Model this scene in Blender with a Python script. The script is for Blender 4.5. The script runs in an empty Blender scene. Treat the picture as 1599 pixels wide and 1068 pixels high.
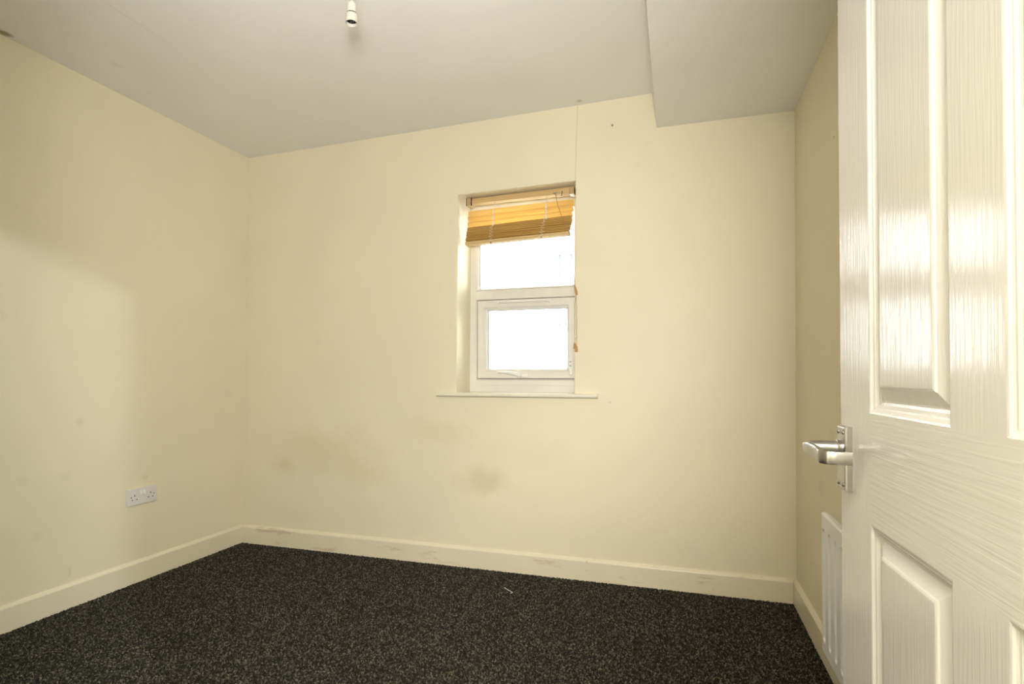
import bpy, bmesh, math, random
import numpy as np
from mathutils import Vector, Matrix
random.seed(7); rng = np.random.default_rng(7)
S = bpy.context.scene
COL = S.collection

# ------------------------------------------------------------------ camera, world, lights, exposure
FPX, PPY, YAW, PITCH, ROLL, CAMH = 848.15, 574.08, 0.2975, 0.0140, 0.0003, 1.0394
cam_d = bpy.data.cameras.new('camera'); cam = bpy.data.objects.new('camera', cam_d); COL.objects.link(cam)
cam_d.sensor_width = 36.0; cam_d.sensor_fit = 'HORIZONTAL'
cam_d.lens = FPX / 1599 * 36.0
cam_d.shift_y = (PPY - 533.5) / 1599
cam_d.clip_start = 0.02
fw = Vector((-math.sin(YAW)*math.cos(PITCH), math.cos(YAW)*math.cos(PITCH), math.sin(PITCH)))
rt = Vector((math.cos(YAW), math.sin(YAW), 0)); up = rt.cross(fw)
rt2 = math.cos(ROLL)*rt + math.sin(ROLL)*up; up2 = -math.sin(ROLL)*rt + math.cos(ROLL)*up
M = Matrix((rt2, up2, -fw)).transposed().to_4x4(); M.translation = (0, 0, CAMH)
cam.matrix_world = M
S.camera = cam

w = bpy.data.worlds.new('overcast_sky'); S.world = w; w.use_nodes = True
bg = w.node_tree.nodes['Background']
bg.inputs[0].default_value = (0.93, 0.97, 1.0, 1); bg.inputs[1].default_value = 9.5

def light(name, kind, loc, power, color, size=0.1, size_y=None, target=None):
    d = bpy.data.lights.new(name, kind); d.energy = power; d.color = color
    o = bpy.data.objects.new(name, d); COL.objects.link(o); o.location = loc
    if kind == 'AREA':
        d.size = size
        if size_y: d.shape = 'RECTANGLE'; d.size_y = size_y
    else: d.shadow_soft_size = size
    if target: o.rotation_euler = (Vector(target)-Vector(loc)).to_track_quat('-Z', 'Y').to_euler()
    return o
# the photographer's flash, plus an added larger soft spot that fills the room
for nm, pw_, sz, loc, deg in (('camera_flash', 30.0, 0.03, (0.0, -0.07, 1.26), 114), ('flash_soft_fill', 116.0, 0.16, (0.0, -0.10, 1.30), 112)):
    fl = light(nm, 'SPOT', loc, pw_, (1.0, 0.985, 0.96), sz, target=(-1.72, 2.2, 1.60))
    fl.data.spot_size = math.radians(deg); fl.data.spot_blend = 0.75
light('hall_fill_light', 'AREA', (-0.1, -0.75, 2.33), 38.0, (1.0, 0.93, 0.82), 0.5, target=(-0.1, -0.75, 0))  # unseen area light added as fill through the doorway
light('hall_bulb', 'POINT', (1.40, -0.62, 2.2), 125.0, (0.84, 0.93, 1.0), 0.03)

S.view_settings.view_transform = 'Standard'; S.view_settings.look = 'None'
S.view_settings.gamma = 1.0; S.view_settings.use_curve_mapping = False
S.view_settings.exposure = 0.38

# ------------------------------------------------------------------ mesh helpers
def link(name, verts, faces, mat, parent=None, smooth=False, loc=None):
    me = bpy.data.meshes.new(name)
    off = Vector(loc) if loc is not None else Vector((0, 0, 0))
    me.from_pydata([tuple(Vector(v)-off) for v in verts], [], faces)
    me.materials.append(mat)
    bm = bmesh.new(); bm.from_mesh(me); bmesh.ops.recalc_face_normals(bm, faces=bm.faces); bm.to_mesh(me); bm.free()
    if smooth:
        for p in me.polygons: p.use_smooth = True
        me.set_sharp_from_angle(angle=math.radians(38))
    o = bpy.data.objects.new(name, me); COL.objects.link(o)
    if parent is not None: o.parent = parent
    elif loc is not None: o.location = loc
    return o

def thing(name, label, cat, loc=(0, 0, 0), rotz=0, group=None, kind=None):
    o = bpy.data.objects.new(name, None); COL.objects.link(o); o.location = loc; o.rotation_euler = (0, 0, rotz)
    o.empty_display_size = 0.05
    return tag(o, label, cat, group, kind)
def tag(o, label=None, cat=None, group=None, kind=None):
    if label: o['label'] = label
    if cat: o['category'] = cat
    if group: o['group'] = group
    if kind: o['kind'] = kind
    return o

class MB:
    """collects shapes for one mesh"""
    def __init__(s): s.v = []; s.f = []
    def add(s, v, f):
        n = len(s.v); s.v += [tuple(x) for x in v]; s.f += [tuple(i+n for i in q) for q in f]; return s
    def box(s, a, b, bev=0.0, seg=2):
        (x0, y0, z0), (x1, y1, z1) = a, b
        bm = bmesh.new(); bmesh.ops.create_cube(bm, size=1)
        for v in bm.verts: v.co = ((x0+x1)/2+v.co.x*(x1-x0), (y0+y1)/2+v.co.y*(y1-y0), (z0+z1)/2+v.co.z*(z1-z0))
        if bev: bmesh.ops.bevel(bm, geom=bm.edges[:], offset=bev, segments=seg, affect='EDGES', profile=0.5)
        bm.verts.index_update()
        s.add([v.co.copy() for v in bm.verts], [[v.index for v in f.verts] for f in bm.faces]); bm.free(); return s
    def hexa(s, p):   # 8 corners: bottom 4 then top 4
        return s.add(p, [(0, 3, 2, 1), (4, 5, 6, 7), (0, 1, 5, 4), (1, 2, 6, 5), (2, 3, 7, 6), (3, 0, 4, 7)])
    def lathe(s, prof, c, axis='Z', n=32, cap=False):
        v = []; f = []; m = len(prof)
        for k in range(n):
            a = 2*math.pi*k/n
            for r, h in prof:
                p = (r*math.cos(a), r*math.sin(a), h)
                if axis == 'Y': p = (p[0], p[2], p[1])
                if axis == 'X': p = (p[2], p[0], p[1])
                v.append((c[0]+p[0], c[1]+p[1], c[2]+p[2]))
        for k in range(n):
            for j in range(m-1):
                a, b = k*m+j, ((k+1) % n)*m+j
                f.append((a, b, b+1, a+1))
        if cap:
            f.append([k*m for k in range(n)]); f.append([k*m+m-1 for k in range(n)])
        return s.add(v, f)
    def tube(s, pts, r, n=8):
        pts = [Vector(p) for p in pts]; v = []; f = []
        rr = r if isinstance(r, (list, tuple)) else [r]*len(pts)
        prev = None
        for i, p in enumerate(pts):
            t = (pts[min(i+1, len(pts)-1)]-pts[max(i-1, 0)]).normalized()
            ref = prev if prev is not None else (Vector((0, 0, 1)) if abs(t.z) < .9 else Vector((1, 0, 0)))
            a = (ref - t*ref.dot(t)).normalized(); b = t.cross(a); prev = a
            for k in range(n):
                q = 2*math.pi*k/n
                v.append(p + (a*math.cos(q)+b*math.sin(q))*rr[i])
        m = len(pts)
        for i in range(m-1):
            for k in range(n):
                f.append((i*n+k, i*n+(k+1) % n, (i+1)*n+(k+1) % n, (i+1)*n+k))
        f.append(tuple(range(n))); f.append(tuple(range((m-1)*n, m*n)))
        return s.add(v, f)
    def rings(s, loops, close=False, cap_last=False, cap_first=False):
        n = len(loops[0]); v = [p for l in loops for p in l]; f = []
        m = len(loops)
        for i in range(m if close else m-1):
            j = (i+1) % m
            for k in range(n):
                f.append((i*n+k, i*n+(k+1) % n, j*n+(k+1) % n, j*n+k))
        if cap_last: f.append(tuple(range((m-1)*n, m*n)))
        if cap_first: f.append(tuple(range(n)))
        return s.add(v, f)
    def prism(s, poly, fn, a, b):   # poly of (p,q); fn(t,p,q)->xyz at both ends t=a,b
        n = len(poly)
        v = [fn(a, p, q) for p, q in poly]+[fn(b, p, q) for p, q in poly]
        f = [(k, (k+1) % n, n+(k+1) % n, n+k) for k in range(n)]+[tuple(range(n)), tuple(range(n, 2*n))]
        return s.add(v, f)
    def build(s, name, mat, parent=None, smooth=False, loc=None):
        return link(name, s.v, s.f, mat, parent, smooth, loc)

# ------------------------------------------------------------------ material helpers
class NT:
    def __init__(s, name):
        s.m = bpy.data.materials.new(name); s.m.use_nodes = True; s.t = s.m.node_tree
        s.b = s.t.nodes['Principled BSDF']; s.out = s.t.nodes['Material Output']
    def n(s, typ, **kw):
        q = s.t.nodes.new(typ)
        for k, v in kw.items(): setattr(q, k, v)
        return q
    def l(s, a, b): s.t.links.new(a, b)
    def coord(s):
        if not hasattr(s, '_c'): s._c = s.n('ShaderNodeTexCoord').outputs['Object']
        return s._c
    def mapping(s, scale=(1, 1, 1), loc=(0, 0, 0), rot=(0, 0, 0)):
        q = s.n('ShaderNodeMapping'); s.l(s.coord(), q.inputs[0])
        q.inputs['Scale'].default_value = scale; q.inputs['Location'].default_value = loc; q.inputs['Rotation'].default_value = rot
        return q.outputs[0]
    def noise(s, scale, detail=3, rough=.5, vec=None, dist=0):
        q = s.n('ShaderNodeTexNoise'); q.inputs['Scale'].default_value = scale
        q.inputs['Detail'].default_value = detail; q.inputs['Roughness'].default_value = rough; q.inputs['Distortion'].default_value = dist
        s.l(vec if vec is not None else s.coord(), q.inputs['Vector']); return q.outputs[0]
    def math(s, op, a, b=None, c=None, clamp=False):
        q = s.n('ShaderNodeMath', operation=op); q.use_clamp = clamp
        for i, x in enumerate((a, b, c)):
            if x is None: continue
            if isinstance(x, (int, float)): q.inputs[i].default_value = x
            else: s.l(x, q.inputs[i])
        return q.outputs[0]
    def maprange(s, v, a, b, c=0, d=1, smooth=True):
        q = s.n('ShaderNodeMapRange'); q.interpolation_type = 'SMOOTHSTEP' if smooth else 'LINEAR'
        s.l(v, q.inputs[0])
        for i, x in enumerate((a, b, c, d)): q.inputs[1+i].default_value = x
        return q.outputs[0]
    def mix(s, fac, a, b):
        q = s.n('ShaderNodeMix', data_type='RGBA')
        for i, x in ((0, fac), (6, a), (7, b)):
            if isinstance(x, (int, float)): q.inputs[i].default_value = x
            elif isinstance(x, tuple): q.inputs[i].default_value = (*x, 1) if len(x) == 3 else x
            else: s.l(x, q.inputs[i])
        return q.outputs[2]
    def spot(s, c, r, wobble=0.0, nscale=6, edge=0.25):
        """soft spot centred on c with radii r (object coordinates), 0 outside, 1 inside"""
        q = s.mapping(tuple(1/x for x in r), tuple(-a/b for a, b in zip(c, r)))
        ln = s.n('ShaderNodeVectorMath', operation='LENGTH'); s.l(q, ln.inputs[0]); d = ln.outputs['Value']
        if wobble:
            nz = s.noise(nscale, 4, .6)
            d = s.math('ADD', d, s.math('MULTIPLY', s.math('SUBTRACT', nz, .5), wobble))
        return s.maprange(d, edge, 1.0, 1.0, 0.0)
    def bump(s, h, strength=.3, dist=.001):
        q = s.n('ShaderNodeBump'); q.inputs['Strength'].default_value = strength; q.inputs['Distance'].default_value = dist
        s.l(h, q.inputs['Height']); s.l(q.outputs[0], s.b.inputs['Normal'])
    def set(s, color=None, rough=.5, metal=0., spec=.5):
        if color is not None:
            if isinstance(color, tuple): s.b.inputs['Base Color'].default_value = (*color, 1)
            else: s.l(color, s.b.inputs['Base Color'])
        s.b.inputs['Roughness'].default_value = rough; s.b.inputs['Metallic'].default_value = metal
        s.b.inputs['Specular IOR Level'].default_value = spec
        return s

CREAM = (0.84, 0.762, 0.566)
def paint(name, base, rough, spec, var=.03, marks=(), bumpd=.0006):
    k = NT(name)
    n1 = k.noise(1.7, 5, .6); f = k.maprange(n1, .3, .7)
    dark = tuple(c*(1-var*2) for c in base)
    col = k.mix(f, dark, base)
    for fac, mark in marks:
        col = k.mix(k.math('MULTIPLY', fac(k), 1.0), col, mark)
    k.set(col, rough, 0, spec)
    k.bump(k.math('ADD', k.noise(55, 4, .6), k.math('MULTIPLY', k.noise(6, 3, .5), 2.0)), .25, bumpd)
    return k.m

DAMP = (0.55, 0.44, 0.19); GREYM = (0.50, 0.45, 0.33); DARK = (0.16, 0.12, 0.06)
def sp(c, r, amt, wob=0.0, ns=6, edge=.25):
    return lambda k: k.math('MULTIPLY', k.spot(c, r, wob, ns, edge), amt)
Y0 = 2.753
def crack(k):
    sx = k.n('ShaderNodeSeparateXYZ'); k.l(k.coord(), sx.inputs[0])
    x, z = sx.outputs[0], sx.outputs[2]
    wob = k.math('MULTIPLY', k.math('SUBTRACT', k.noise(9, 5, .7), .5), .022)
    line = k.math('ADD', k.math('MULTIPLY', k.math('SUBTRACT', z, 2.037), .030), -.5035)
    d = k.math('ABSOLUTE', k.math('SUBTRACT', k.math('SUBTRACT', x, line), k.math('MULTIPLY', wob, .6)))
    m = k.maprange(d, .0006, .0022, .55, 0)
    up_ = k.math('GREATER_THAN', z, 2.035)
    return k.math('MULTIPLY', m, up_)
back_marks = [
    (sp((-2.30, Y0, .50), (.16, .5, .10), .34, 1.1, 7, .0), DAMP),
    (sp((-2.0, Y0, .60), (.55, .5, .20), .22, 1.2, 5, .0), DAMP),
    (sp((-1.75, Y0, .47), (.35, .5, .12), .16, 1.2, 6, .0), DAMP),
    (sp((-1.01, Y0, .475), (.20, .5, .115), .36, 1.0, 9, .1), (0.50, 0.42, 0.22)),
    (sp((-1.28, Y0, .72), (.28, .5, .10), .14, 1.2, 7, .0), DAMP),
    (sp((-.70, Y0, .62), (.35, .5, .16), .08, 1.2, 5, .0), DAMP),
    (sp((-.315, Y0, 2.303), (.008, .3, .010), .85), DARK),
    (sp((-.135, Y0, 2.19), (.026, .3, .020), .10), GREYM),
    (sp((-.33, Y0, .905), (.012, .3, .008), .35), GREYM),
    (sp((-2.05, Y0, 1.24), (.03, .3, .03), .12), GREYM),
    (sp((-.19, Y0, 2.09), (.02, .3, .02), .10), GREYM),
    (crack, (0.45, 0.36, 0.22)),
]
M_back = paint('cream_wall_paint_marked', CREAM, .48, .35, .02, back_marks)
LXW = -2.6
left_marks = [
    (sp((LXW, 1.78, .83), (.3, .026, .026), .22), GREYM), (sp((LXW, 1.56, .60), (.3, .03, .03), .12), GREYM),
    (sp((LXW, 1.72, .59), (.3, .03, .03), .12), GREYM), (sp((LXW, 2.10, .52), (.3, .03, .022), .22), DAMP),
    (sp((LXW, 1.62, .36), (.3, .03, .03), .12), GREYM), (sp((LXW, 2.62, .93), (.3, .04, .04), .12), GREYM),
    (sp((LXW, 1.47, 1.28), (.3, .03, .03), .10), GREYM), (sp((LXW, 1.75, .16), (.3, .008, .03), .35, .5, 40), GREYM),
]
M_left = paint('cream_wall_paint_scuffed', CREAM, .46, .40, .02, left_marks)
right_marks = [
    (sp((.51, 2.10, 1.86), (.3, .010, .010), .5), DARK), (sp((.51, 2.05, 1.73), (.3, .008, .008), .4), DARK),
    (sp((.51, 2.30, .62), (.3, .05, .05), .15), GREYM), (sp((.51, 2.15, .83), (.3, .04, .04), .12), GREYM),
]
M_right = paint('cream_wall_paint_side', CREAM, .48, .35, .02, right_marks)
M_hall = paint('hall_wall_paint', (0.62, 0.57, 0.46), .5, .3)
ceil_marks = [
    (sp((-2.550, 1.452, 2.40), (.028, .036, .2), .75, .5, 30, .3), (0.22, 0.14, 0.03)),
    (sp((-.474, 2.712, 2.43), (.022, .020, .2), .45, .4, 30), (0.45, 0.28, 0.12)),
    (sp((-2.0, 1.55, 2.41), (.006, .20, .2), .14, .6, 8), GREYM),
    (sp((-2.35, 1.75, 2.41), (.03, .03, .2), .12), GREYM),
]
M_ceil = paint('white_ceiling_paint', (0.895, 0.88, 0.83), .7, .2, .015, ceil_marks)
skirt_marks = [(lambda k: k.math('MULTIPLY', k.maprange(k.noise(1, 5, .65, k.mapping((5, 5, 26))), 0.57, .70), .5), (0.55, 0.42, 0.25)),
               (lambda k: k.math('MULTIPLY', k.maprange(k.noise(1, 3, .6, k.mapping((30, 30, 45), (3, 1, 7))), .70, .76), .4), (0.32, 0.22, 0.12))]
M_skirt = paint('cream_gloss_skirting', (0.84, 0.76, 0.575), .30, .5, .03, skirt_marks, .0003)
M_skirt2 = paint('cream_gloss_skirting_clean', (0.84, 0.765, 0.58), .30, .5, .03, skirt_marks[1:], .0003)
M_trim = paint('cream_gloss_trim', (0.85, 0.79, 0.62), .25, .5, .02, (), .0003)

def doorpaint(name, along):
    k = NT(name)
    sc = {'Z': (260, 60, 9.0), 'X': (7.0, 60, 210)}[along]
    g = k.noise(1, 2, .5, k.mapping(sc), .25)
    g2 = k.noise(1, 2, .5, k.mapping(tuple(.42*x for x in sc), (5, 2, 8)), .3)
    k.set((0.695, 0.685, 0.65), .16, 0, .32)
    h = k.math('ADD', k.maprange(g, .40, .62), k.math('MULTIPLY', k.maprange(g2, .3, .7), .6))
    k.bump(h, {'Z': .33, 'X': .33}[along], .00035)
    return k.m
M_doorV = doorpaint('white_gloss_door_grain_upright', 'Z')
M_doorH = doorpaint('white_gloss_door_grain_level', 'X')
def plain(name, c, rough=.4, metal=0, spec=.5, bump=None):
    k = NT(name).set(None, rough, metal, spec)
    n = k.maprange(k.noise(9, 3), .3, .7)
    k.l(k.mix(n, tuple(x*.95 for x in c), c), k.b.inputs['Base Color'])
    if bump: k.bump(k.noise(bump[0], 3), .3, bump[1])
    return k.m
M_upvc = plain('white_plastic_frame', (0.80, 0.77, 0.70), .28)
M_upvc_bright = plain('white_plastic_fitting', (0.86, 0.85, 0.81), .22)
M_gasket = plain('dark_rubber_gasket', (0.10, 0.09, 0.07), .6)
M_sill = plain('cream_sill_paint', (0.84, 0.79, 0.66), .28)
M_socket = plain('white_socket_plastic', (0.76, 0.745, 0.70), .25)
M_dark = plain('dark_slot', (0.02, 0.018, 0.015), .6)
M_pend = plain('cream_white_plastic', (0.66, 0.62, 0.53), .4)
M_rad = plain('white_radiator_enamel', (0.88, 0.91, 0.92), .28)
M_cord = plain('white_cord', (0.80, 0.77, 0.68), .7)
M_cordb = plain('tan_cord', (0.42, 0.30, 0.15), .7)
M_tassel = plain('wood_tassel', (0.50, 0.27, 0.09), .4)
M_bracket = plain('tan_bracket', (0.50, 0.35, 0.17), .4)
M_metal = NT('satin_aluminium').set((0.48, 0.47, 0.455), .30, 1.0).m
M_steel = NT('screw_steel').set((0.45, 0.42, 0.36), .35, 1.0).m
def wood(name, c1, c2, trans):
    k = NT(name)
    g = k.noise(1, 4, .6, k.mapping((3, 60, 160)), .4)
    col = k.mix(k.maprange(g, .3, .7), c1, c2); k.set(col, .6, 0, .05)
    if trans:
        tr = k.n('ShaderNodeBsdfTranslucent'); k.l(col, tr.inputs[0])
        mx = k.n('ShaderNodeMixShader'); mx.inputs[0].default_value = trans
        k.l(k.b.outputs[0], mx.inputs[1]); k.l(tr.outputs[0], mx.inputs[2]); k.l(mx.outputs[0], k.out.inputs[0])
    return k.m
M_slat_lit = wood('honey_wood_slat_backlit', (0.78, 0.57, 0.23), (0.86, 0.67, 0.31), .55)  # open slats: backlight painted in as a brighter, translucent wood colour
M_slat_unlit = wood('honey_wood_slat_unlit', (0.50, 0.30, 0.085), (0.62, 0.39, 0.125), 0)  # same slat wood, colour darkened for the unlit undersides of the stack
M_rail = wood('tan_wood_rail', (0.58, 0.40, 0.18), (0.66, 0.47, 0.23), 0)
def glass():
    k = NT('clear_glass')
    fr = k.n('ShaderNodeFresnel'); fr.inputs[0].default_value = 1.35
    tr = k.n('ShaderNodeBsdfTransparent'); tr.inputs[0].default_value = (.96, .97, .96, 1)
    gl = k.n('ShaderNodeBsdfGlossy'); gl.inputs['Roughness'].default_value = .02
    mx = k.n('ShaderNodeMixShader'); k.l(fr.outputs[0], mx.inputs[0]); k.l(tr.outputs[0], mx.inputs[1]); k.l(gl.outputs[0], mx.inputs[2])
    k.l(mx.outputs[0], k.out.inputs[0]); return k.m
M_glass = glass()
M_render = plain('white_render', (0.86, 0.86, 0.85), .8)
M_ground = plain('grey_paving', (0.58, 0.57, 0.55), .9)
def carpetmat(name, inst):
    k = NT(name)
    if inst:
        rnd = k.n('ShaderNodeObjectInfo').outputs['Random']
    else:
        wn = k.n('ShaderNodeTexVoronoi'); wn.inputs['Scale'].default_value = 170; k.l(k.coord(), wn.inputs['Vector'])
        sx = k.n('ShaderNodeSeparateColor'); k.l(wn.outputs['Color'], sx.inputs[0]); rnd = sx.outputs[0]
    r = k.n('ShaderNodeValToRGB'); k.l(rnd, r.inputs[0]); e = r.color_ramp; e.interpolation = 'LINEAR'
    e.elements[0].position = 0; e.elements[0].color = (.013, .012, .009, 1)
    e.elements[1].position = 1; e.elements[1].color = (.17, .155, .100, 1)
    for p, c in ((.40, (.024, .022, .016, 1)), (.62, (.044, .040, .028, 1)), (.82, (.075, .069, .047, 1))):
        q = e.elements.new(p); q.color = c
    k.set(r.outputs[0], .9, 0, .15)
    return k.m
M_tuft = carpetmat('charcoal_carpet_tuft', True); M_carpet = carpetmat('charcoal_carpet_backing', False)

# ------------------------------------------------------------------ room shell
XL, XR, YB, YF, H = -2.601, 0.5092, Y0, 0.225, 2.4
SK = 0.1155
def xl(y, z): return XL + .0336*z/2.4 + (y-YB)*.0022
def xr(y, z): return XR + .0060*z/2.4 - (y-YB)*.0007
def zc(x, y): return H + .0143*(x-XL) + .0042*(y-YB)
def zb(x, y): return 2.258 - .0046*(x-XR) + .0008*(y-YB)
def xb(y): return -.0985 - .0031*(y-YB)
def xbt(y): return -.1217 - .0091*(y-YB)
def struct(o, label, cat): return tag(o, label, cat, None, 'structure')
ZT = 2.62
# floor
o = MB().box((XL-.2, -1.5, -.12), (XR+.2, YB+.3, 0)).build('floor', M_carpet); struct(o, 'charcoal flecked carpet floor of the small empty room', 'floor')
# left / right walls
def sidewall(fx, out, y0, y1):
    m = MB()
    p = []
    for z in (0, ZT):
        a = [(fx(y0, z), y0, z), (fx(y1, z), y1, z), (fx(y1, z)+out, y1, z), (fx(y0, z)+out, y0, z)]
        p += a
    m.hexa(p); return m
struct(sidewall(xl, -.15, YF-.125, YB+.277).build('wall_left', M_left), 'cream painted left wall carrying the double socket', 'wall')
struct(sidewall(xr, .15, YF-.125, YB+.277).build('wall_right', M_right), 'cream painted right wall behind the open door and radiator', 'wall')
# back wall with window opening, plaster corners slightly rounded
YO = YB+.277
op = [(-1.163, .926), (-.512, .926), (-.503, 2.042), (-1.155, 2.031)]
ou = [(XL-.14, 0), (XR+.14, 0), (XR+.14, ZT), (XL-.14, ZT)]
def grow(q, d):
    sg = [(-1, -1), (1, -1), (1, 1), (-1, 1)]
    return [(a+d*s, b+d*t) for (a, b), (s, t) in zip(q, sg)]
L = [[(a, YB, b) for a, b in ou]]
R_ = .006
for k in range(5):
    t = k/4*math.pi/2
    L.append([(a, YB+R_*(1-math.cos(t)), b) for a, b in grow(op, R_*(1-math.sin(t)))])
L.append([(a, YO, b) for a, b in op]); L.append([(a, YO, b) for a, b in ou])
o = MB().rings(L, close=True).build('wall_back', M_back); struct(o, 'cream painted back wall with a small window, damp marks and hairline crack', 'wall')
# ceiling
m = MB(); y0, y1 = YF-.1, YB+.2; x0, x1 = XL-.1, XR+.1
m.hexa([(x0, y0, zc(x0, y0)), (x1, y0, zc(x1, y0)), (x1, y1, zc(x1, y1)), (x0, y1, zc(x0, y1)),
        (x0, y0, ZT), (x1, y0, ZT), (x1, y1, ZT), (x0, y1, ZT)])
struct(m.build('ceiling', M_ceil), 'off-white painted ceiling with faint marks', 'ceiling')
# dropped boxing along right wall
m = MB(); y0, y1 = YF-.02, YB+.05; x1 = XR+.05
m.hexa([(xb(y0), y0, zb(xb(y0), y0)), (x1, y0, zb(x1, y0)), (x1, y1, zb(x1, y1)), (xb(y1), y1, zb(xb(y1), y1)),
        (xbt(y0), y0, zc(xbt(y0), y0)+.01), (x1, y0, ZT-.05), (x1, y1, ZT-.05), (xbt(y1), y1, zc(xbt(y1), y1)+.01)])
struct(m.build('trim_1', M_ceil), 'off-white boxed-in ceiling drop running along the right wall', 'ceiling boxing')
# front wall with doorway
DX0, DX1, DZ = -.4535, .322, 2.005
LIN = .025
m = MB()
for a, b in (((XL-.1, .10, 0), (DX0-LIN, YF, ZT)), ((DX1+LIN, .10, 0), (XR+.1, YF, ZT)), ((DX0-LIN, .10, DZ+LIN), (DX1+LIN, YF, ZT))): m.box(a, b)
struct(m.build('wall_front', M_left), 'cream painted wall around the doorway, behind the viewer', 'wall')
m = MB()
m.box((DX0-LIN, .095, 0), (DX0, YF+.003, DZ), .002); m.box((DX1, .095, 0), (DX1+LIN, YF+.003, DZ), .002); m.box((DX0-LIN, .095, DZ), (DX1+LIN, YF+.003, DZ+LIN), .002)
m.box((DX0, .10, 0), (DX0+.012, .16, DZ-.012), .002); m.box((DX1-.012, .10, 0), (DX1, .16, DZ-.012), .002); m.box((DX0, .10, DZ-.012), (DX1, .16, DZ), .002)
struct(m.build('trim_2', M_trim), 'cream gloss doorway lining with stop bead', 'door lining')
def architrave(x0, x1, zt, ya, yb):
    prof = [(0, ya), (.062, ya), (.062, yb*.3+ya*.7), (.055, yb), (.020, yb), (.008, ya+(yb-ya)*.75), (0, ya+(yb-ya)*.55)]
    Ls = []
    for d, y in prof:
        Ls.append([(x0-d, y, 0), (x0-d, y, zt+d), (x1+d, y, zt+d), (x1+d, y, 0)])
    m = MB(); n = len(prof)
    v = [p for l in Ls for p in l]; f = []
    for i in range(n):
        j = (i+1) % n
        for k in range(3): f.append((i*4+k, i*4+k+1, j*4+k+1, j*4+k))
    f.append([i*4 for i in range(n)]); f.append([i*4+3 for i in range(n)])
    m.add(v, f); return m
struct(architrave(DX0-.002, DX1+.006, DZ+.004, YF, YF+.022).build('trim_3', M_trim), 'cream gloss moulded architrave around the doorway, its edge at far left', 'architrave')
# skirting boards
SP = [(0, 0), (.016, 0), (.016, SK-.0150), (.0150, SK-.0120), (.0065, SK-.0015), (.004, SK), (0, SK)]
m = MB().prism(SP, lambda t, p, q: (xl(t, q)+p, t, q), YF, YB-.0)
struct(m.build('baseboard_left', M_skirt2), 'cream gloss skirting board along the left wall', 'skirting board')
m = MB().prism(SP, lambda t, p, q: (t, YB-p, q), XL+.016, XR-.017)
struct(m.build('baseboard_back', M_skirt), 'scuffed cream gloss skirting board along the back wall', 'skirting board')
m = MB().prism(SP, lambda t, p, q: (xr(t, q)-p, t, q), YF, YB-.001)
struct(m.build('baseboard_right', M_skirt2), 'cream gloss skirting board along the right wall under the radiator', 'skirting board')
m = MB().prism(SP, lambda t, p, q: (t, YF+p, q), XL+.02, DX0-.07)
struct(m.build('baseboard_front', M_skirt2), 'cream gloss skirting board left of the doorway', 'skirting board')
# hall behind the viewer (encloses the doorway light)
m = MB(); hx0, hx1, hy = -1.5, 1.5, -1.35
m.box((hx0-.1, hy-.1, 0), (hx1+.1, hy, ZT)); m.box((hx0-.1, hy, 0), (hx0, .1, ZT)); m.box((hx1, hy, 0), (hx1+.1, .1, ZT)); m.box((XR+.1, .0, 0), (hx1, .1, ZT))
struct(m.build('wall_hall', M_hall), 'pale cream walls of the hallway outside the doorway', 'wall')
struct(MB().box((hx0-.1, hy-.1, 2.42), (hx1+.1, .13, ZT)).build('ceiling_hall', M_ceil), 'off-white ceiling of the hallway outside the doorway', 'ceiling')

# ------------------------------------------------------------------ carpet pile
def carpet_pile():
    sp_ = .0050
    xs = np.arange(XL+.012, XR-.012, sp_); ys = np.arange(YF+.01, YB-.012, sp_)
    gx, gy = np.meshgrid(xs, ys); n = gx.size
    px = gx.ravel()+rng.uniform(-.5, .5, n)*sp_; py = gy.ravel()+rng.uniform(-.5, .5, n)*sp_
    me = bpy.data.meshes.new('carpet_pile'); me.vertices.add(n)
    me.vertices.foreach_set('co', np.stack([px, py, np.full(n, .003)], 1).ravel().astype(np.float32)); me.update()
    me.materials.append(M_tuft)
    o = bpy.data.objects.new('carpet_pile', me); COL.objects.link(o)
    g = bpy.data.node_groups.new('tufts', 'GeometryNodeTree')
    g.interface.new_socket('Geometry', in_out='INPUT', socket_type='NodeSocketGeometry')
    g.interface.new_socket('Geometry', in_out='OUTPUT', socket_type='NodeSocketGeometry')
    N = g.nodes.new; i = N('NodeGroupInput'); out = N('NodeGroupOutput')
    ico = N('GeometryNodeMeshIcoSphere'); ico.inputs['Radius'].default_value = .0030; ico.inputs['Subdivisions'].default_value = 1
    tr = N('GeometryNodeTransform'); tr.inputs['Scale'].default_value = (.85, .85, 1.7)
    sm = N('GeometryNodeSetMaterial'); sm.inputs['Material'].default_value = M_tuft
    ip = N('GeometryNodeInstanceOnPoints')
    rv = N('FunctionNodeRandomValue'); rv.data_type = 'FLOAT_VECTOR'
    rv.inputs[0].default_value = (-.75, -.75, 0); rv.inputs[1].default_value = (.75, .75, 6.28)
    rs = N('FunctionNodeRandomValue'); rs.data_type = 'FLOAT'; rs.inputs[2].default_value = .75; rs.inputs[3].default_value = 1.45
    rs.inputs['Seed'].default_value = 5
    lk = g.links.new
    lk(ico.outputs[0], tr.inputs[0]); lk(tr.outputs[0], sm.inputs[0]); lk(sm.outputs[0], ip.inputs['Instance'])
    lk(i.outputs[0], ip.inputs['Points']); lk(rv.outputs[0], ip.inputs['Rotation']); lk(rs.outputs[1], ip.inputs['Scale'])
    lk(ip.outputs[0], out.inputs[0])
    md = o.modifiers.new('tufts', 'NODES'); md.node_group = g
    tag(o, 'short charcoal and beige twist carpet pile covering the floor', 'carpet', None, 'stuff')
carpet_pile()

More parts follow.
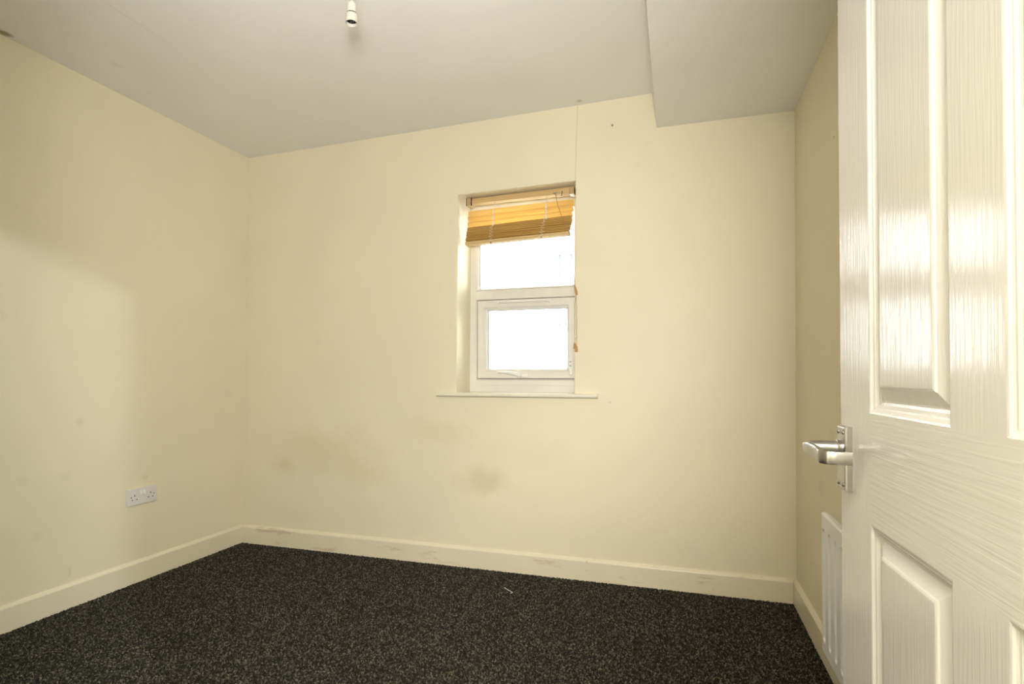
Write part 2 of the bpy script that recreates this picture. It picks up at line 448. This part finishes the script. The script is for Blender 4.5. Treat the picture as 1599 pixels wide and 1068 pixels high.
# ------------------------------------------------------------------ window
FY = 2.955
win = thing('window_1', 'small white plastic window with fixed top light and opening lower sash', 'window', (-.83, FY, .945), kind='structure')
WL = win.location
def rect(x0, x1, z0, z1, d, y): return [(x0+d, y, z0+d), (x1-d, y, z0+d), (x1-d, y, z1-d), (x0+d, y, z1-d)]
def ringmesh(x0, x1, z0, z1, prof):
    return MB().rings([rect(x0, x1, z0, z1, d, y) for d, y in prof], close=True)
FX0, FX1, FZ0, FZ1 = -1.168, -.496, .944, 2.052
ringmesh(FX0, FX1, FZ0, FZ1, [(0, 3.025), (0, FY), (.040, FY), (.047, FY+.006), (.050, FY+.016), (.055, FY+.020), (.058, FY+.034), (.058, 3.025)]).build('outer_frame', M_upvc, win, loc=WL)
# bottom weather rail and transom
tm = MB(); prof = [(1.473, FY+.012), (1.478, FY+.001), (1.483, FY-.001), (1.526, FY-.001), (1.531, FY+.004), (1.536, FY+.016), (1.536, 3.02), (1.473, 3.02)]
tm.prism([(y, z) for z, y in prof], lambda t, p, q: (t, p, q), FX0+.041, FX1-.041); tm.build('transom', M_upvc, win, loc=WL)
tm = MB(); prof = [(.985, FY-.001), (1.012, FY-.001), (1.022, FY+.010), (1.024, 3.02), (.985, 3.02)]
tm.prism([(y, z) for z, y in prof], lambda t, p, q: (t, p, q), FX0+.041, FX1-.041); tm.build('bottom_rail', M_upvc, win, loc=WL)
# top light pane
MB().box((FX0+.052, FY+.036, 1.53), (FX1-.052, FY+.040, FZ1-.052)).build('upper_pane', M_glass, win, loc=WL)
ringmesh(FX0+.057, FX1-.057, 1.535, FZ1-.057, [(0, FY+.033), (0, FY+.028), (.003, FY+.028), (.003, FY+.033)]).build('upper_gasket', M_gasket, win, loc=WL)
ub = ringmesh(FX0+.045, FX1-.045, 1.535, FZ1-.045, [(0, FY+.034), (0, FY+.008), (.006, FY+.010), (.013, FY+.024), (.013, FY+.034)]); ub.build('glazing_bead', M_upvc_bright, win, loc=WL)
# opening sash
SX0, SX1, SZ0, SZ1 = -1.113, -.536, 1.0235, 1.4715
SYF = FY-.008
sash = ringmesh(SX0, SX1, SZ0, SZ1, [(0, FY+.05), (0, SYF+.004), (.003, SYF), (.040, SYF), (.046, SYF+.008), (.050, SYF+.012), (.056, SYF+.026), (.056, FY+.05)]).build('sash', M_upvc, win, loc=WL)
def sub(mb, name, mat, par=sash, smooth=False): return mb.build(name, mat, par, smooth, loc=WL)
sub(MB().box((SX0+.05, FY+.026, SZ0+.05), (SX1-.05, FY+.030, SZ1-.05)), 'sash_pane', M_glass)
sub(ringmesh(SX0+.0555, SX1-.0555, SZ0+.0555, SZ1-.0555, [(0, FY+.026), (0, FY+.020), (.0025, FY+.020), (.0025, FY+.026)]), 'sash_gasket', M_gasket)
sub(ringmesh(SX0-.004, SX1+.004, SZ0-.003, SZ1+.003, [(0, FY+.012), (0, FY+.006), (.006, FY+.006), (.006, FY+.012)]), 'frame_seal', M_gasket)
# trickle vent
v = MB().box((-.985, SYF-.012, 1.4515), (-.682, SYF+.002, 1.4675), .003)
v.box((-.992, SYF-.007, 1.449), (-.980, SYF+.002, 1.470), .002); v.box((-.690, SYF-.007, 1.449), (-.677, SYF+.002, 1.470), .002)
sub(v, 'trickle_vent', M_upvc_bright)
vs = MB()
for k in range(24):
    x = -.975+k*.0118; vs.box((x, SYF-.0128, 1.4545), (x+.008, SYF-.0112, 1.4565))
vs = sub(vs, 'vent_slot', M_bracket)
# handle
hm = MB()
hm.box((-.872, SYF-.010, 1.029), (-.806, SYF+.001, 1.051), .004, 3)
hm.lathe([(0, -.026), (.010, -.026), (.012, -.022), (.012, 0)], (-.853, SYF-.006, 1.041), 'Y', 20)
pts = []; rr = []
for k in range(11):
    t = k/10; pts.append((-.848-.128*t, SYF-.024-.016*math.sin(t*1.7), 1.041+.016*math.sin(t*math.pi*.62)+.002*t)); rr.append(.0105-.0055*t)
hm.tube(pts, rr, 12)
sub(hm, 'window_handle', M_upvc_bright, smooth=True)
sub(MB().lathe([(0, -.0015), (.0042, -.0015), (.0042, .002)], (-.853, SYF-.0325, 1.041), 'Y', 12), 'handle_screw', M_gasket)
# catch plate on the right stile
cp = MB()
def oval(cx, cz, w_, h_, y, n=24):
    r = w_/2; out = []
    for k in range(n):
        a = 2*math.pi*k/n; out.append((cx+r*math.cos(a), y, cz+(h_/2-r)*(1 if math.sin(a) >= 0 else -1)+r*math.sin(a)))
    return out
cp.rings([oval(-.566, 1.098, .024, .080, SYF+.001), oval(-.566, 1.098, .024, .080, SYF-.004), oval(-.566, 1.098, .019, .075, SYF-.007)], cap_last=True)
cp.rings([oval(-.563, 1.056, .020, .030, SYF+.001), oval(-.563, 1.056, .020, .030, SYF-.009), oval(-.563, 1.056, .015, .025, SYF-.012)], cap_last=True)
sub(cp, 'window_catch', M_upvc_bright)
for z in (1.115, 1.094): sub(MB().lathe([(0, -.002), (.0055, -.002), (.0055, .001)], (-.566, SYF-.0072, z), 'Y', 14), 'catch_screw', M_steel)
# sill board
sl = MB(); prof = [(FY, .946), (2.738, .9475), (2.731, .945), (2.727, .940), (2.727, .932), (2.731, .927), (2.738, .9255), (YB+.001, .9255), (YB+.001, .926), (FY, .926)]
sl.prism(prof, lambda t, p, q: (t, p, q), -1.160, -.514)
for a, b in ((-1.2735, -1.160), (-.514, -.3945)):
    sl.prism([(YB, .9475)]+prof[1:7]+[(YB, .9255)], lambda t, p, q: (t, p, q), a, b)
sill = sl.build('window_sill', M_sill, win, True, loc=WL)
sub(MB().prism([(YB, .9485), (2.737, .9485), (2.730, .946), (2.726, .940), (2.726, .932), (2.730, .926), (2.737, .9245), (YB, .9245)], lambda t, p, q: (t, p, q), -.3945, -.3885), 'sill_end_cap', M_sill, sill)

# ------------------------------------------------------------------ venetian blind
BY = 2.83
bl = thing('venetian_blind', 'honey wood slatted blind pulled up to the top of the window', 'blind', (-.83, BY, 1.995)); BL = bl.location
def bp_(mb, name, mat, par=bl, smooth=False): return mb.build(name, mat, par, smooth, loc=BL)
def slope_box(x0, x1, y0, y1, zl0, zl1, zr0, zr1):
    return MB().hexa([(x0, y0, zl0), (x1, y0, zr0), (x1, y1, zr0), (x0, y1, zl0), (x0, y0, zl1), (x1, y0, zr1), (x1, y1, zr1), (x0, y1, zl1)])
hr = bp_(slope_box(-1.105, -.520, 2.812, 2.852, 1.996, 2.020, 2.001, 2.026), 'head_rail', M_rail)
bp_(slope_box(-1.100, -.522, 2.826, 2.852, 2.019, 2.0285, 2.025, 2.0385), 'rail_light_block', M_rail, hr)  # added strip that blocks light above the rail, leaving a dark line
bp_(MB().box((-1.126, 2.806, 1.987), (-1.1, 2.856, 2.0265), .003), 'bracket', M_bracket)
bp_(MB().box((-.547, 2.806, 1.994), (-.520, 2.856, 2.0345), .003), 'bracket', M_bracket)
for a, b in ((-1.1275, -1.1255), (-1.0995, -1.0965)): bp_(MB().box((a, 2.804, 1.985), (b, 2.815, 2.027)), 'bracket_lip', M_dark)
bp_(MB().box((-.634, 2.804, 2.004), (-.612, 2.813, 2.013), .002), 'cord_lock', M_steel)
bp_(MB().tube([(-.584, 2.815, 2.012), (-.584, 2.806, 2.010), (-.585, 2.803, 2.002), (-.587, 2.803, 1.984)], .0035, 8), 'tilt_hook', M_steel)
SLW = .039
def slat(xa, xb_, zl, zr, tilt, yc, name, mat, th=.0026, w_=SLW):
    """curved slat; tilt>0 drops the room-side edge"""
    n = 6; v = []; f = []
    for e, (x, z) in enumerate(((xa, zl), (xb_, zr))):
        for k in range(n+1):
            t = k/n-.5; c = -.0036*(1-4*t*t)
            for s in (0, 1):
                a = t*w_; b = c+(th if s else 0)
                y = yc + a*math.cos(tilt) - b*math.sin(tilt)
                zz = z + a*math.sin(tilt) + b*math.cos(tilt)
                v.append((x, y, zz))
    m_ = 2*(n+1)
    for k in range(n):
        for s in (0, 1): f.append((2*k+s, 2*k+2+s, m_+2*k+2+s, m_+2*k+s))
        for e in (0, 1): f.append((e*m_+2*k, e*m_+2*k+2, e*m_+2*k+3, e*m_+2*k+1))
    f.append((0, 1, m_+1, m_)); f.append((2*n, 2*n+1, m_+2*n+1, m_+2*n))
    return bp_(MB().add(v, f), name, mat, bl, True)
tops = [(1.939, 1.954), (1.9085, 1.926), (1.878, 1.896)]
tilts = [-.98, -.96, -.94]
for i, (a, b) in enumerate(tops):
    slat(-1.121-.0015*i, -.524-.004*i, a, b, tilts[i], BY, 'slat', M_slat_lit)
NS = 9
for i in range(NS):
    t = i/(NS-1)
    zl = 1.853+(1.792-1.853)*t; zr = 1.873+(1.805-1.873)*t
    slat(-1.124-.008*t, -.534-.012*t, zl+.002*random.uniform(-1, 1), zr+.0015*random.uniform(-1, 1), -.50*(1-t)**2-.04+random.uniform(-.04, .03), BY-.006*t+random.uniform(-.002, .002), 'slat', M_slat_unlit)
br = MB().hexa([(-1.134, BY-.022, 1.766), (-.548, BY-.022, 1.783), (-.548, BY+.018, 1.783), (-1.134, BY+.018, 1.766),
                (-1.134, BY-.022, 1.785), (-.548, BY-.022, 1.799), (-.548, BY+.018, 1.799), (-1.134, BY+.018, 1.785)])
brl = bp_(br, 'bottom_rail', M_rail)
for x in (-.984, -.698): bp_(MB().lathe([(0, -.003), (.004, -.003), (.005, .002)], (x, BY-.018, 1.766+(x+1.134)*.029), 'Z', 10), 'cord_plug', M_dark, brl)
for xt, xb2 in ((-.969, -.984), (-.671, -.698)):
    for yy in (BY-.0205, BY+.019):
        pts = [(xt, yy, 1.998)]
        for k in range(1, 9):
            t = k/8; pts.append((xt+(xb2-xt)*t*.45+random.uniform(-.001, .001), yy, 1.998-.135*t))
        for k in range(1, 15):     # slack ladder loops bunched in front of the stack
            t = k/14; pts.append((xt+(xb2-xt)*(.45+.55*t)+.013*math.sin(k*2.3), yy-(.012*abs(math.sin(k*1.4)) if yy < BY else 0), 1.863-.085*t))
        bp_(MB().tube(pts, .0013, 6), 'ladder_cord', M_cord)
    rg = MB()
    for a, b in tops:
        zz = a+(b-a)*((xt+1.121)/.597)
        rg.box((xt-.0035, BY-.0215, zz-.018), (xt+.0035, BY-.0185, zz+.004), .001)
    bp_(rg, 'ladder_tape', M_cord)
# lift cord, hooked round the reveal corner
cord = bp_(MB().tube([(-.622, 2.808, 2.006), (-.616, 2.803, 1.985), (-.603, 2.797, 1.93), (-.580, 2.797, 1.868), (-.549, 2.799, 1.806), (-.533, 2.785, 1.70), (-.515, 2.760, 1.58), (-.5045, 2.744, 1.50), (-.500, 2.742, 1.470)], .0014, 6), 'lift_cord', M_cordb)
knot = MB().tube([(-.508, 2.745, 1.502), (-.502, 2.741, 1.486), (-.497, 2.741, 1.468), (-.492, 2.741, 1.452)], [.002, .005, .0052, .003], 10)
knot.tube([(-.503, 2.738, 1.478), (-.498, 2.737, 1.462), (-.497, 2.738, 1.447)], [.003, .0045, .0025], 10)
bp_(knot, 'cord_knot', M_tassel, cord, True)
for dx, z1, ph in ((-.505, 1.205, 0), (-.496, 1.190, 1.3)):
    pts = [(-.499+(dx+.499)*min(1, k/3)+.0012*math.sin(k*1.9+ph), 2.744-.002*ph, 1.462-(1.462-z1)*k/12) for k in range(13)]
    bp_(MB().tube(pts, .0012, 6), 'cord_tail', M_cordb, cord)
    bp_(MB().lathe([(0, .002), (.0035, .002), (.0055, -.003), (.0075, -.020), (.0078, -.026), (.006, -.029), (0, -.029)], (pts[-1][0], 2.7425-.003*ph, z1), 'Z', 16), 'cord_tassel', M_tassel, cord, True)
    bp_(MB().lathe([(0, .001), (.0028, 0), (.0028, -.006), (0, -.007)], (pts[-1][0], 2.7425-.003*ph, z1+.008+.03*(1-ph)), 'Z', 10), 'cord_bead', M_cord, cord)

# ------------------------------------------------------------------ door, swung open against the right wall
DW, DT = .762, .038
HX, HY = .2735+.0, .219
ang = math.radians(90)+math.atan(.035)
door = thing('door_1', 'white gloss moulded six-panel door standing open at right', 'door', (HX, HY, 0), ang, kind='structure')
# local: X from hinge to free edge, +Y towards the viewer side, Z up
def dloc(mb, name, mat, par=door, smooth=False): return mb.build(name, mat, par, smooth)
st, pw, mu = .1205, .2157, .0896
Z = [.008, .225, .8366, .9876, 1.650, 1.745, 1.880, 1.990]
xs = [0, st, st+pw, st+pw+mu, st+2*pw+mu, DW]
for a, b in ((xs[0], xs[1]), (xs[4], xs[5])): dloc(MB().box((a, -DT, Z[0]), (b, 0, Z[7])), 'stile', M_doorV)
for a, b in ((Z[0], Z[1]), (Z[2], Z[3]), (Z[4], Z[5]), (Z[6], Z[7])): dloc(MB().box((xs[1], -DT, a), (xs[4], 0, b)), 'rail', M_doorH)
PP = [(0, 0), (.0025, -.0006), (.0042, -.0026), (.0062, -.0038), (.0085, -.0041), (.0098, -.0056), (.0125, -.0080), (.0160, -.0088),
      (.0165, -.0098), (.0185, -.0098), (.0335, -.0032), (.0352, -.0012), (.0375, -.0002), (.0400, 0)]
def panel(x0, x1, z0, z1):
    m = MB()
    for sgn, yo in ((1, 0), (-1, -DT)):
        m.rings([[(x0+d, yo+sgn*y, z0+d), (x1-d, yo+sgn*y, z0+d), (x1-d, yo+sgn*y, z1-d), (x0+d, yo+sgn*y, z1-d)] for d, y in PP], cap_last=True)
    return dloc(m, 'raised_panel', M_doorV)
for a, b in ((Z[1], Z[2]), (Z[3], Z[4]), (Z[5], Z[6])):
    dloc(MB().box((xs[2], -DT, a), (xs[3], 0, b)), 'muntin', M_doorV)
    panel(xs[1], xs[2], a, b); panel(xs[3], xs[4], a, b)
for z in (.20, 1.0, 1.78):
    hg = MB().lathe([(0, -.035), (.005, -.035), (.005, .035), (0, .035)], (-.006, -DT-.004, z), 'Z', 12); hg.box((-.004, -DT+.002, z-.035), (0.0, -.006, z+.035))
    dloc(hg, 'hinge', M_steel)
# lever handle: plate near the free edge
PX0, PX1, PZ0, PZ1 = DW-.053, DW-.0155, .8655, .9625
SPX, SPZ = DW-.034, .9290
PT = .0105
pl = MB()
def prect(d, y): return [(PX0+d, y, PZ0+d), (PX1-d, y, PZ0+d), (PX1-d, y, PZ1-d), (PX0+d, y, PZ1-d)]
pl.rings([prect(0, 0), prect(0, PT-.003), prect(.0012, PT-.0008), prect(.003, PT)], cap_last=True, cap_first=True)
dh = dloc(pl, 'door_handle', M_metal); tag(dh, 'satin aluminium lever handle on a short back plate')
for sx in (PX0+.008, PX1-.008):
    for sz in (PZ0+.009, PZ1-.009): dloc(MB().lathe([(0, .0022), (.0022, .0018), (.0034, .0006), (.0036, -.001)], (sx, PT, sz), 'Y', 14), 'screw', M_steel, dh, True)
dloc(MB().lathe([(.0118, -.001), (.0118, .004), (.0105, .0055), (.0102, .038), (.009, .044), (0, .046)], (SPX, PT, SPZ), 'Y', 24), 'lever_neck', M_metal, dh, True)
dloc(MB().lathe([(.0125, .004), (.0128, .0045), (.0128, .006), (.0105, .0065)], (SPX, PT, SPZ), 'Y', 24), 'neck_ring', M_steel, dh, True)
# flat lever bar running towards the hinge, free end curling back to the door
lv = MB(); path = []
for k in range(4): path.append((SPX+.016-.006*k, PT+.046, .0))
for k in range(9):
    t = k/8; path.append((SPX-.008-.058*t, PT+.046-.003*math.sin(t*math.pi), .0))
for k in range(1, 8):
    a = k/7*math.pi/2; path.append((SPX-.066-.016*math.sin(a), PT+.046-.016*(1-math.cos(a)), 0))
path.append((SPX-.082, PT+.018, 0)); path.append((SPX-.082, PT+.010, 0))
loops = []
for i, p in enumerate(path):
    p0 = Vector(path[max(i-1, 0)]); p1 = Vector(path[min(i+1, len(path)-1)]); t = (p1-p0).normalized(); nrm = Vector((t.y, -t.x, 0))*-1
    hh = .0095 if i > 3 else .0065+.0010*i
    th = .0038
    zc_ = SPZ-.0015-.004*min(1, max(0, (i-4)/10))
    sec = []
    for a in range(12):
        q = 2*math.pi*a/12; c, s_ = math.cos(q), math.sin(q)
        cx_ = math.copysign(abs(c)**.5, c)*th; sz_ = math.copysign(abs(s_)**.5, s_)*hh
        sec.append((p[0]+nrm.x*cx_, p[1]+nrm.y*cx_, zc_+sz_))
    loops.append(sec)
lv.rings(loops, cap_last=True, cap_first=True)
dloc(lv, 'lever', M_metal, dh, True)

# ------------------------------------------------------------------ radiator on the right wall
RXF, RY0, RY1, RZ0, RZ1 = .435, .98, 1.962, .160, .604
rad = thing('radiator', 'white steel panel radiator with pressed channels behind the open door', 'radiator', (.47, 1.47, RZ0)); RL = rad.location
def radpanel():
    n = 246; ys = np.linspace(RY0+.006, RY1-.006, n)
    zs = np.concatenate([np.linspace(RZ0+.008, RZ0+.075, 18), np.linspace(RZ0+.10, RZ1-.10, 5), np.linspace(RZ1-.075, RZ1-.008, 18)])
    pitch = .0655; first = RY1-.030
    V = []; F = []
    zb_, zt_ = RZ0+.040, RZ1-.046
    for z in zs:
        for y in ys:
            k = round((first-y)/pitch); yc = first-k*pitch; d = 0
            if 0 <= k and yc > RY0+.02:
                hw = .0145; zz = 0
                if z < zb_+hw: zz = zb_+hw-z
                elif z > zt_-hw: zz = z-(zt_-hw)
                r = math.hypot(y-yc, zz)/hw
                if r < 1: d = .0075*(0.5+0.5*math.cos(math.pi*max(0, (r-.35)/.65)))*1.33 if r > .35 else .010
            V.append((RXF+d, y, z))
    m = len(zs)
    for i in range(m-1):
        for j in range(n-1): F.append((i*n+j, i*n+j+1, (i+1)*n+j+1, (i+1)*n+j))
    # rolled edges
    mb = MB().add(V, F)
    b = [k for k in range(n)]+[i*n+n-1 for i in range(1, m)]+[(m-1)*n+j for j in range(n-2, -1, -1)]+[i*n for i in range(m-2, 0, -1)]
    base = [Vector(V[k]) for k in b]; prev = b
    cy_, cz_ = (RY0+RY1)/2, (RZ0+RZ1)/2
    for dx, dg in ((.0008, .003), (.003, .0055), (.008, .007), (.016, .0075), (.020, .006)):
        st_ = len(mb.v)
        for p in base:
            gy = dg if p.y > RY1-.0065 else (-dg if p.y < RY0+.0065 else 0); gz = dg if p.z > RZ1-.0085 else (-dg if p.z < RZ0+.0085 else 0)
            mb.v.append((p.x+dx, p.y+gy, p.z+gz))
        cur = list(range(st_, st_+len(b)))
        for k in range(len(b)): q = (k+1) % len(b); mb.f.append((prev[k], prev[q], cur[q], cur[k]))
        prev = cur
    mb.f.append(tuple(prev))
    return mb
radpanel().build('radiator_panel', M_rad, rad, True, loc=RL)
for y in (1.15, 1.80): MB().box((RXF+.018, y-.02, RZ0+.06), (XR+.0005, y+.02, RZ1-.06), .002).build('wall_bracket', M_rad, rad, loc=RL)
vm = MB().tube([(RXF+.035, RY0-.03, .002), (RXF+.035, RY0-.03, RZ0+.03), (RXF+.03, RY0+.01, RZ0+.03)], .0085, 12); vm.lathe([(.015, -.02), (.018, .02), (.015, .05), (0, .052)], (RXF+.035, RY0-.03, RZ0+.04), 'Z', 16)
vm.build('valve', M_rad, rad, True, loc=RL)

# ------------------------------------------------------------------ double socket on the left wall
SY, SZ = 2.080, .435
sx_ = xl(SY, SZ)
so = thing('double_socket', 'white double plug socket on the left wall above the skirting', 'socket', (sx_, SY, SZ)); SL = so.location
W2, H2, T2 = .0775, .0415, .0130
def fr(d, x): return [(sx_+x, SY-W2+d, SZ-H2+d), (sx_+x, SY+W2-d, SZ-H2+d), (sx_+x, SY+W2-d, SZ+H2-d), (sx_+x, SY-W2+d, SZ+H2-d)]
fpl = MB().rings([fr(0, -.002), fr(0, T2-.0035), fr(.001, T2-.001), fr(.003, T2)], cap_last=True, cap_first=True).build('faceplate', M_socket, so, loc=SL)
def holes(cy_):
    for dy, dz, w_, h_ in ((0, .007, .0022, .0046), (-.0115, -.0135, .0032, .0026), (.0115, -.0135, .0032, .0026)):
        MB().box((sx_+T2-.004, cy_+dy-w_, SZ+dz-h_), (sx_+T2+.0004, cy_+dy+w_, SZ+dz+h_), .0008).build('pin_hole', M_dark, so, loc=SL)
for cy_ in (SY-.0425, SY+.0425): holes(cy_)
for yy in (SY-.0605, SY+.0605): MB().lathe([(0, .0006), (.0028, .0006), (.003, -.001)], (sx_+T2, yy, SZ), 'X', 12).build('screw', M_dark, so, loc=SL)
for yy in (SY-.0095, SY+.0065):
    a = yy-.0068; b = yy+.0068
    MB().hexa([(sx_+T2-.003, a, SZ+.006), (sx_+T2-.003, b, SZ+.006), (sx_+T2+.0045, b, SZ+.0075), (sx_+T2+.0045, a, SZ+.0075),
               (sx_+T2-.003, a, SZ+.029), (sx_+T2-.003, b, SZ+.029), (sx_+T2+.0008, b, SZ+.028), (sx_+T2+.0008, a, SZ+.028)]).build('rocker_switch', M_upvc_bright, so, loc=SL)

# ------------------------------------------------------------------ pendant lamp holder
px_, py_ = -.965, 1.45
zt = zc(px_, py_)
pe = thing('pendant_lamp', 'bare cream pendant lamp holder without a bulb hanging from the ceiling', 'ceiling light', (px_, py_, zt)); PL = pe.location
c0 = (px_, py_, 0)
def pp(mb, name, mat, par=pe, smooth=True): return mb.build(name, mat, par, smooth, loc=PL)
pp(MB().lathe([(.0375, 0), (.038, -.006), (.034, -.016), (.022, -.021), (.008, -.024), (.006, -.03), (0, -.03)], (px_, py_, zt), 'Z', 40), 'ceiling_rose', M_pend)
pp(MB().tube([(px_, py_, zt-.025), (px_+.0015, py_, 2.30), (px_, py_, 2.188)], .0031, 10), 'cord', M_pend)
pp(MB().lathe([(0, 2.196), (.0045, 2.196), (.0065, 2.1945), (.0128, 2.1925), (.0142, 2.189), (.0146, 2.160), (.0125, 2.152), (0, 2.152)], c0, 'Z', 36), 'holder_cap', M_pend)
sk = pp(MB().lathe([(.0150, 2.1585), (.0178, 2.158), (.0186, 2.156), (.0190, 2.134), (.0188, 2.1315), (.0178, 2.131), (.0170, 2.133), (.0166, 2.148), (.0150, 2.1585)], c0, 'Z', 40), 'holder_skirt', M_pend)
pp(MB().lathe([(.0146, 2.1590), (.0160, 2.1612), (.0148, 2.1628), (.0138, 2.1612), (.0146, 2.1590)], c0, 'Z', 36), 'shadow_ring', M_dark)
pp(MB().lathe([(.0165, 2.1405), (.0152, 2.1395), (.0147, 2.150), (0, 2.151)], c0, 'Z', 30), 'bulb_socket', M_dark, sk)
for dx in (-.004, .004): pp(MB().lathe([(0, 2.138), (.0020, 2.138), (.0022, 2.151)], (px_+dx, py_+.003, 0), 'Z', 10), 'contact_pin', M_steel, sk)

# ------------------------------------------------------------------ lint on the carpet
tag(MB().tube([(-.812, 2.522, .011), (-.790, 2.502, .012), (-.762, 2.481, .012), (-.757, 2.474, .011), (-.764, 2.468, .011)], .0013, 6).build('thread', M_cord, None, True, loc=(-.78, 2.49, .011)), 'pale bent thread lying on the carpet near the back skirting', 'thread')
tag(MB().tube([(-.716, 2.478, .0112), (-.690, 2.488, .0118), (-.652, 2.507, .0112)], .0016, 6).build('fibre', M_dark, None, True, loc=(-.69, 2.49, .011)), 'short black fibre lying on the carpet beside the pale thread', 'fibre')

# ------------------------------------------------------------------ outside: neighbouring house across a narrow gap
NY = 8.5
nh = thing('neighbouring_house', 'white rendered house wall with a blind-hung window, seen through the panes', 'house', (-2.0, NY, -2.6)); NL = nh.location
def np_(mb, name, mat, par=nh): return mb.build(name, mat, par, loc=NL)
nx0, nx1, nz0, nz1 = -1.90, -.28, 1.787, 3.04
np_(MB().rings([[(-11, NY, -2.6), (8, NY, -2.6), (8, NY, 5.2), (-11, NY, 5.2)], [(nx0, NY, nz0), (nx1, NY, nz0), (nx1, NY, nz1), (nx0, NY, nz1)],
                [(nx0, NY+.10, nz0), (nx1, NY+.10, nz0), (nx1, NY+.10, nz1), (nx0, NY+.10, nz1)],
                [(-11, NY+.3, -2.6), (8, NY+.3, -2.6), (8, NY+.3, 5.2), (-11, NY+.3, 5.2)]], close=True), 'wall', M_render)
nwf = np_(MB().rings([rect(nx0, nx1, nz0, nz1, d, y) for d, y in ((0, NY+.10), (0, NY+.05), (.05, NY+.05), (.05, NY+.10))], close=True), 'window', M_render)
np_(MB().box((nx0-.06, NY-.06, nz0-.05), (nx1+.06, NY+.06, nz0), .005), 'sill', M_render)
M_vb = plain('grey_fabric_blind', (0.105, 0.105, 0.11), .8)
for k in range(int((nx1-nx0-.1)/.085)):
    x = nx0+.055+k*.085
    np_(MB().box((x, NY+.085, nz0+.05), (x+.048, NY+.089, nz1-.05)), 'blind_vane', M_vb, nwf)
np_(MB().box((nx0+.04, NY+.094, nz0+.04), (nx1-.04, NY+.098, nz1-.04)), 'blind_backing', M_render, nwf)
struct(MB().box((-14, YO, -2.8), (12, 16, -2.6)).build('ground_outside', M_ground), 'paved ground between the two houses', 'ground')
